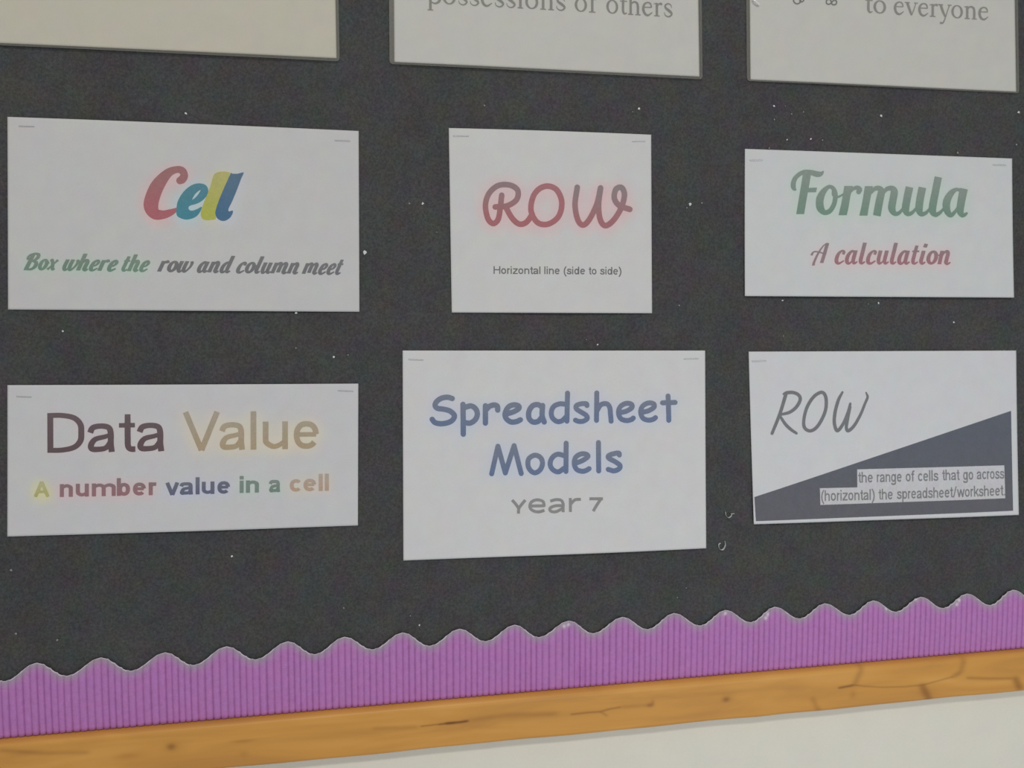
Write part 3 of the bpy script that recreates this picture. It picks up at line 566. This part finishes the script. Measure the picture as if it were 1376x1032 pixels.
for t, a, b, y1, y2 in [('the', 1151.6, 1171, 648, 647.6), ('range', 1176.6, 1209.6, 647.4, 646.6), ('of', 1215.4, 1226.9, 646.4, 646.2), ('cells', 1231.8, 1258.8, 646, 645.4), ('that', 1264.2, 1287.2, 644.9, 644.4), ('go', 1292.2, 1305.6, 644.2, 643.9), ('across', 1310.8, 1347.8, 643.6, 642.8),
                        ('(horizontal)', 1102, 1173.3, 672.6, 670.9), ('the', 1178.6, 1197.4, 670.6, 670.2), ('spreadsheet/worksheet.', 1203, 1349, 669.9, 665.2)]:
    words.append(W(sans(t, a, b, y1, y2, 14.3, bold=.19), (120, 121, 127), h=.00042))
Sheet([(1006, 472.5), (1365.5, 471), (1367.5, 691.5), (1012, 704)], base=(187, 189, 194)).build('white sheet reading ROW in thin handwriting above a dark grey wedge', 'poster', words)

# ---- three laminated notices cut off by the top of the photograph
def laminated(pq, lq, label, words, base):
    sh = Sheet(pq, bow=.0015, foot=.0012, y0=-.0014, base=base, name='laminated_notice'); root = sh.build(label, 'notice', words)
    L3 = [P(*p, -.0012) for p in lq]; origin = Vector(root.location)
    inner = [P(*p, -.0012) for p in pq]
    # clear pouch in front of the sheet
    n = 24; vs = []; 
    for j in range(n+1):
        for i in range(n+1):
            u, v = i/n, j/n; p = (inner[0]*(1-u)+inner[1]*u)*(1-v)+(inner[3]*(1-u)+inner[2]*u)*v; vs.append((p.x, sh.lift(p.x, p.z)-.0005, p.z))
    fs = [(j*(n+1)+i, (j+1)*(n+1)+i, (j+1)*(n+1)+i+1, j*(n+1)+i+1) for j in range(n) for i in range(n)]
    mesh_obj('film', vs, fs, M_film, root, smooth=True, origin=origin)
    # sealed edge: a narrow flat band with rounded corners all round the sheet
    def rr(c, r):
        out = []
        for i in range(4):
            p = c[i]; a = c[i-1]; b = c[(i+1) % 4]
            p1 = p+(a-p).normalized()*r; p2 = p+(b-p).normalized()*r
            for t in [q/5 for q in range(6)]: out.append(p1*(1-t)**2+p*2*t*(1-t)+p2*t*t)
        return out
    sub = lambda loop: [loop[i]*(1-t)+loop[(i+1) % len(loop)]*t for i in range(len(loop)) for t in (0, .25, .5, .75)]
    A_, B_ = sub(rr(L3, .004)), sub(rr(inner, .0006)); m = len(A_); vs = []
    for p in A_: vs.append((p.x, sh.lift(p.x, p.z)+.0002, p.z))
    for p in B_: vs.append((p.x, sh.lift(p.x, p.z)-.0004, p.z))
    e = mesh_obj('sealed_edge', vs, [(i, (i+1) % m, m+(i+1) % m, m+i) for i in range(m)], M_edge, root, origin=origin)
    md = e.modifiers.new('thick', 'SOLIDIFY'); md.thickness = .0003; md.offset = 0
    return root
laminated([(-28, -218), (447, -203), (452.5, 79), (-26, 57.5)], [(-34, -224), (451, -209), (456.5, 83), (-31, 60)], 'blank lower part of a laminated white notice, top left of the board', [], (185, 182, 172))
bl2 = lambda x: 5.2+(x-575)*.0565
words = [W(glyphs(SERIF, t, a, b, bl2(a), bl2(b), 18.6), (132, 131, 128)) for t, a, b in [('possessions', 573.6, 759.6), ('of', 771.8, 803.5), ('others', 814.2, 903.4)]]
laminated([(528, -203), (936, -193), (939.5, 103.5), (529.8, 84)], [(521.5, -208), (941, -198), (943.5, 107), (523.5, 86.5)], 'laminated white notice whose grey print ends in possessions of others', words, (187, 187, 186))
bl3 = lambda x: 18+(x-1165)*.0585
words = [W(glyphs(SERIF, t, a, b, bl3(a), bl3(b), 17.6), (136, 135, 132)) for t, a, b in [('to', 1161.6, 1189.4), ('everyone', 1199.8, 1327.6)]]
c7 = lambda *st_: crop(1000, 0, 8.6, [ribbon(p, 15, closed=True) for p in st_])
words += [W(c7([(565, 5), (575, 35), (605, 50), (638, 35), (645, 5), (605, -15)], [(640, -8), (640, 25), (665, 25), (682, 5), (665, -15)]), (112, 112, 112), name='printed_drawing', label='grey line drawing of a small foot'),
          W(c7([(942, 18), (945, 48), (975, 55), (998, 35), (985, 5), (960, 0)], [(1000, 45), (1020, 62), (1050, 55), (1058, 25), (1035, 8), (1010, 25)]), (112, 112, 112), name='printed_drawing', label='grey line drawing of a small foot')]
laminated([(1006, -193), (1361, -183), (1365.3, 123.6), (1008, 107.3)], [(1001, -197), (1365.5, -188), (1369, 125.6), (1003.5, 109)], 'laminated white notice whose grey print ends in to everyone', words, (187, 187, 186))

# ------------------------------------------------------------------ staples that hold the sheets
def tube(pts, r, n=6):
    V = []; Fc = []
    for i, p in enumerate(pts):
        a = pts[max(0, i-1)]; b = pts[min(len(pts)-1, i+1)]; d = (b-a).normalized(); u = d.cross(Vector((0, 1, 0.3))).normalized(); v = d.cross(u)
        for k_ in range(n):
            an = math.tau*k_/n; V.append(p+u*math.cos(an)*r+v*math.sin(an)*r)
    for i in range(len(pts)-1):
        for k_ in range(n): Fc.append((i*n+k_, i*n+(k_+1) % n, (i+1)*n+(k_+1) % n, (i+1)*n+k_))
    Fc += [tuple(range(n))[::-1], tuple((len(pts)-1)*n+k_ for k_ in range(n))]
    return V, Fc
GS = 'wire staples in the corners of the posters'
for x0, x1, y, sl, where in [(25, 46, 169.5, .3, 'top left corner of the Cell sheet'), (449.5, 470, 188.8, .3, 'top right corner of the Cell sheet'),
     (609, 630, 182.6, .2, 'top left corner of the red ROW sheet'), (849.5, 867.5, 189.8, -.3, 'top right corner of the red ROW sheet'),
     (1008, 1025, 215, -.2, 'top left corner of the Formula sheet'), (1335, 1352, 221.5, .2, 'top right corner of the Formula sheet'),
     (1004, 1023, 388.5, .2, 'bottom left corner of the Formula sheet'), (1334, 1355, 391.8, .2, 'bottom right corner of the Formula sheet'),
     (21.5, 42, 533, .4, 'top left corner of the Data Value sheet'), (454, 474.5, 525.2, .3, 'top right corner of the Data Value sheet'),
     (549, 569, 483.3, .4, 'top left corner of the Spreadsheet Models sheet'), (919, 939, 482, -.4, 'top right corner of the Spreadsheet Models sheet'),
     (1011, 1030, 485, -.4, 'top left corner of the sheet with the dark wedge'), (427, 445, 70.5, .4, 'lower right corner of the laminated notice at the top left'),
     (532, 551, 81.5, .8, 'lower left corner of the possessions of others notice')]:
    yy = -.0022
    a = P(x0, y-sl, yy); b = P(x1, y+sl, yy); mid = (a+b)/2; d = (b-a)
    pts = [a+Vector((0, .0034, 0)), a+Vector((0, .0006, 0)), a+d*.03, mid, b-d*.03, b+Vector((0, .0006, 0)), b+Vector((0, .0034, 0))]
    v, f = tube(pts, .00024); o = mesh_obj('staple', v, f, M_steel, origin=mid); setp(o, 'thin wire staple at the '+where, 'staple', GS)
# bright sliver added in place of a lamp glint on the third notice
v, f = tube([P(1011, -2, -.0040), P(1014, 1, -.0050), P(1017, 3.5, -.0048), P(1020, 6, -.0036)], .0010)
o = mesh_obj('staple', v, f, M_glint, origin=P(1016, 2, -.003)); setp(o, 'bright bent sliver added for a glint left of the small drawn feet, on the to everyone notice', 'staple')  # not a real staple: added sliver standing in for the lamp glint

# ------------------------------------------------------------------ flecks of torn paper and old staple ends on the black backing
def fleck(px, py, r, bright, label, group):
    c = P(px, py, -.0006); n = 7; R = r/1.36*.001; V = [c+Vector((0, -.0007, 0))]; V2 = []
    for k_ in range(n):
        a = math.tau*k_/n; q = R*random.uniform(.65, 1.25); V.append(c+Vector((math.cos(a)*q, -.0002+random.uniform(-.0002, .0001), math.sin(a)*q)))
    for k_ in range(n): V2.append(c+(V[1+k_]-c)*.8+Vector((0, .0006, 0)))
    f = [(0, 1+k_, 1+(k_+1) % n) for k_ in range(n)]+[(1+k_, 1+n+k_, 1+n+(k_+1) % n, 1+(k_+1) % n) for k_ in range(n)]+[tuple(1+n+k_ for k_ in range(n))]
    o = mesh_obj('paper_fleck', V+V2, f, M_scrap if bright else M_grey_scrap, origin=c); setp(o, label, 'paper fleck', group)
def flecks(label, group, lst):
    num = ['', '', 'two', 'three', 'four', 'five', 'six', 'seven', 'eight', 'nine', 'ten', 'eleven', 'twelve', 'thirteen']
    order = ['leftmost', 'second from the left', 'third from the left', 'fourth from the left', 'fifth from the left', 'sixth from the left', 'seventh from the left', 'eighth from the left']
    lst = sorted(lst); n = len(lst)
    for i, (x, y, r, b) in enumerate(lst):
        if n == 1: fleck(x, y, r, b, label, None); continue
        o_ = order[i] if i <= n//2 else (['rightmost']+[q.replace('left', 'right') for q in order[1:]])[n-1-i]
        fleck(x, y, r, b, '%s fleck, %s of %s %s' % ('white' if b else 'grey', o_, num[n], group.replace('flecks ', '').replace('the ', '')), group)
flecks('tiny white paper fleck on the black backing above the word Cell', None, [(250, 152.5, 1.7, 1)])
flecks('tiny white paper fleck on the black backing above the red ROW sheet', 'flecks above the red ROW sheet', [(858.7, 146, 1.7, 1), (850, 150.5, .9, 0), (650.8, 141.8, 1.2, 0)])
flecks('large white paper fleck beside the right edge of the Cell sheet', None, [(490.3, 339, 3.0, 1)])
flecks('tiny white paper fleck between the Cell sheet and the red ROW sheet', 'flecks between the Cell and red ROW sheets', [(550, 273.6, 1.4, 0), (568, 273.6, 1.7, 1), (587, 312, 1.0, 0)])
flecks('white paper fleck in the gap between the red ROW and Formula sheets', 'flecks between the red ROW and Formula sheets', [(927.3, 274.5, 2.4, 1), (923, 279.5, 1.2, 0), (943, 273, 1.5, 0), (912.7, 410.5, 1.5, 0)])
flecks('tiny paper fleck on the backing below the Cell sheet', 'flecks below the Cell sheet', [(84.4, 445, 1.5, 1), (398, 420.6, 1.8, 1), (397.6, 467.7, 1.3, 0), (448.6, 479.9, 1.7, 1), (467.8, 477, 1.3, 0)])
flecks('tiny paper fleck above the Spreadsheet Models sheet', 'flecks above the Spreadsheet Models sheet', [(788, 456.5, .9, 0), (803, 463, 1.3, 1)])
flecks('tiny paper fleck on the backing below the Formula sheet', 'flecks below the Formula sheet', [(1051.5, 403.6, 1.3, 1), (1180.6, 407.3, 1.6, 1), (1166.5, 408.5, 1.0, 0), (1052.7, 451.6, 1.0, 0), (1281.5, 433, 1.4, 1)])
flecks('tiny paper fleck on the backing above the Formula sheet', 'flecks above the Formula sheet', [(1040, 142.6, 1.6, 1), (1055, 142.6, .8, 0), (1079.8, 150.5, 1.3, 0), (1063.5, 153.3, 1.2, 0), (1040.5, 160.9, 1.3, 0), (1184, 155.5, 2.0, 1), (1057.6, 187.8, 1.2, 1), (1089.6, 187, 1.4, 1), (1105, 188.4, 1.4, 0), (1033.5, 199.2, 1.2, 0), (1286.8, 205.2, 1.6, 0), (1368.7, 151, 1.8, 1), (1365.9, 194.5, 1.6, 0)])
flecks('tiny paper fleck on the backing below the Data Value sheet', 'flecks below the Data Value sheet', [(311.4, 747.6, 1.5, 1), (15, 766, 1.8, 0), (21.6, 851.4, 1.5, 0), (77, 860, 1.4, 0), (462, 817, 1.2, 0)])
flecks('tiny paper fleck on the backing below the Spreadsheet Models sheet', 'flecks below the Spreadsheet Models sheet', [(563.6, 840, 1.4, 1), (551.5, 827.4, 1.1, 0), (922, 790, 1.1, 0), (910, 803, .9, 0)])
# two curled shreds right of the Spreadsheet Models sheet
def curl(pts, w_, lab):
    V = []; n = len(pts); F_ = []
    q = cr_sub([(x, y, d) for x, y, d in pts], False, 5)
    for x, y, d in q:
        a = P(x, y, -.0004-d*.001); V += [a+Vector((-w_*.4, 0, w_*.5)), a+Vector((w_*.4, -.0006, -w_*.5))]
    F_ = [(2*i, 2*i+1, 2*i+3, 2*i+2) for i in range(len(q)-1)]
    c = P(pts[0][0], pts[0][1], 0); o = mesh_obj('paper_shred', V, F_, M_shred, smooth=True, origin=c)
    md = o.modifiers.new('thick', 'SOLIDIFY'); md.thickness = .00025; setp(o, lab, 'paper shred'); return o
curl([(974.8, 687.5, .5), (975.5, 692.5, 1.5), (979, 695.5, 2), (982.5, 693, 2), (983, 690.5, 2.4), (987, 690, 1.2)], .0009, 'curled white shred of paper right of the Spreadsheet Models sheet, upper of two')
curl([(974, 727, .8), (974.4, 733, 1.8), (971, 738.6, 2.2), (966.6, 737.5, 1.8), (965.6, 732, 1.4), (968, 729.5, .8)], .0011, 'curled white shred of paper right of the Spreadsheet Models sheet, lower of two')
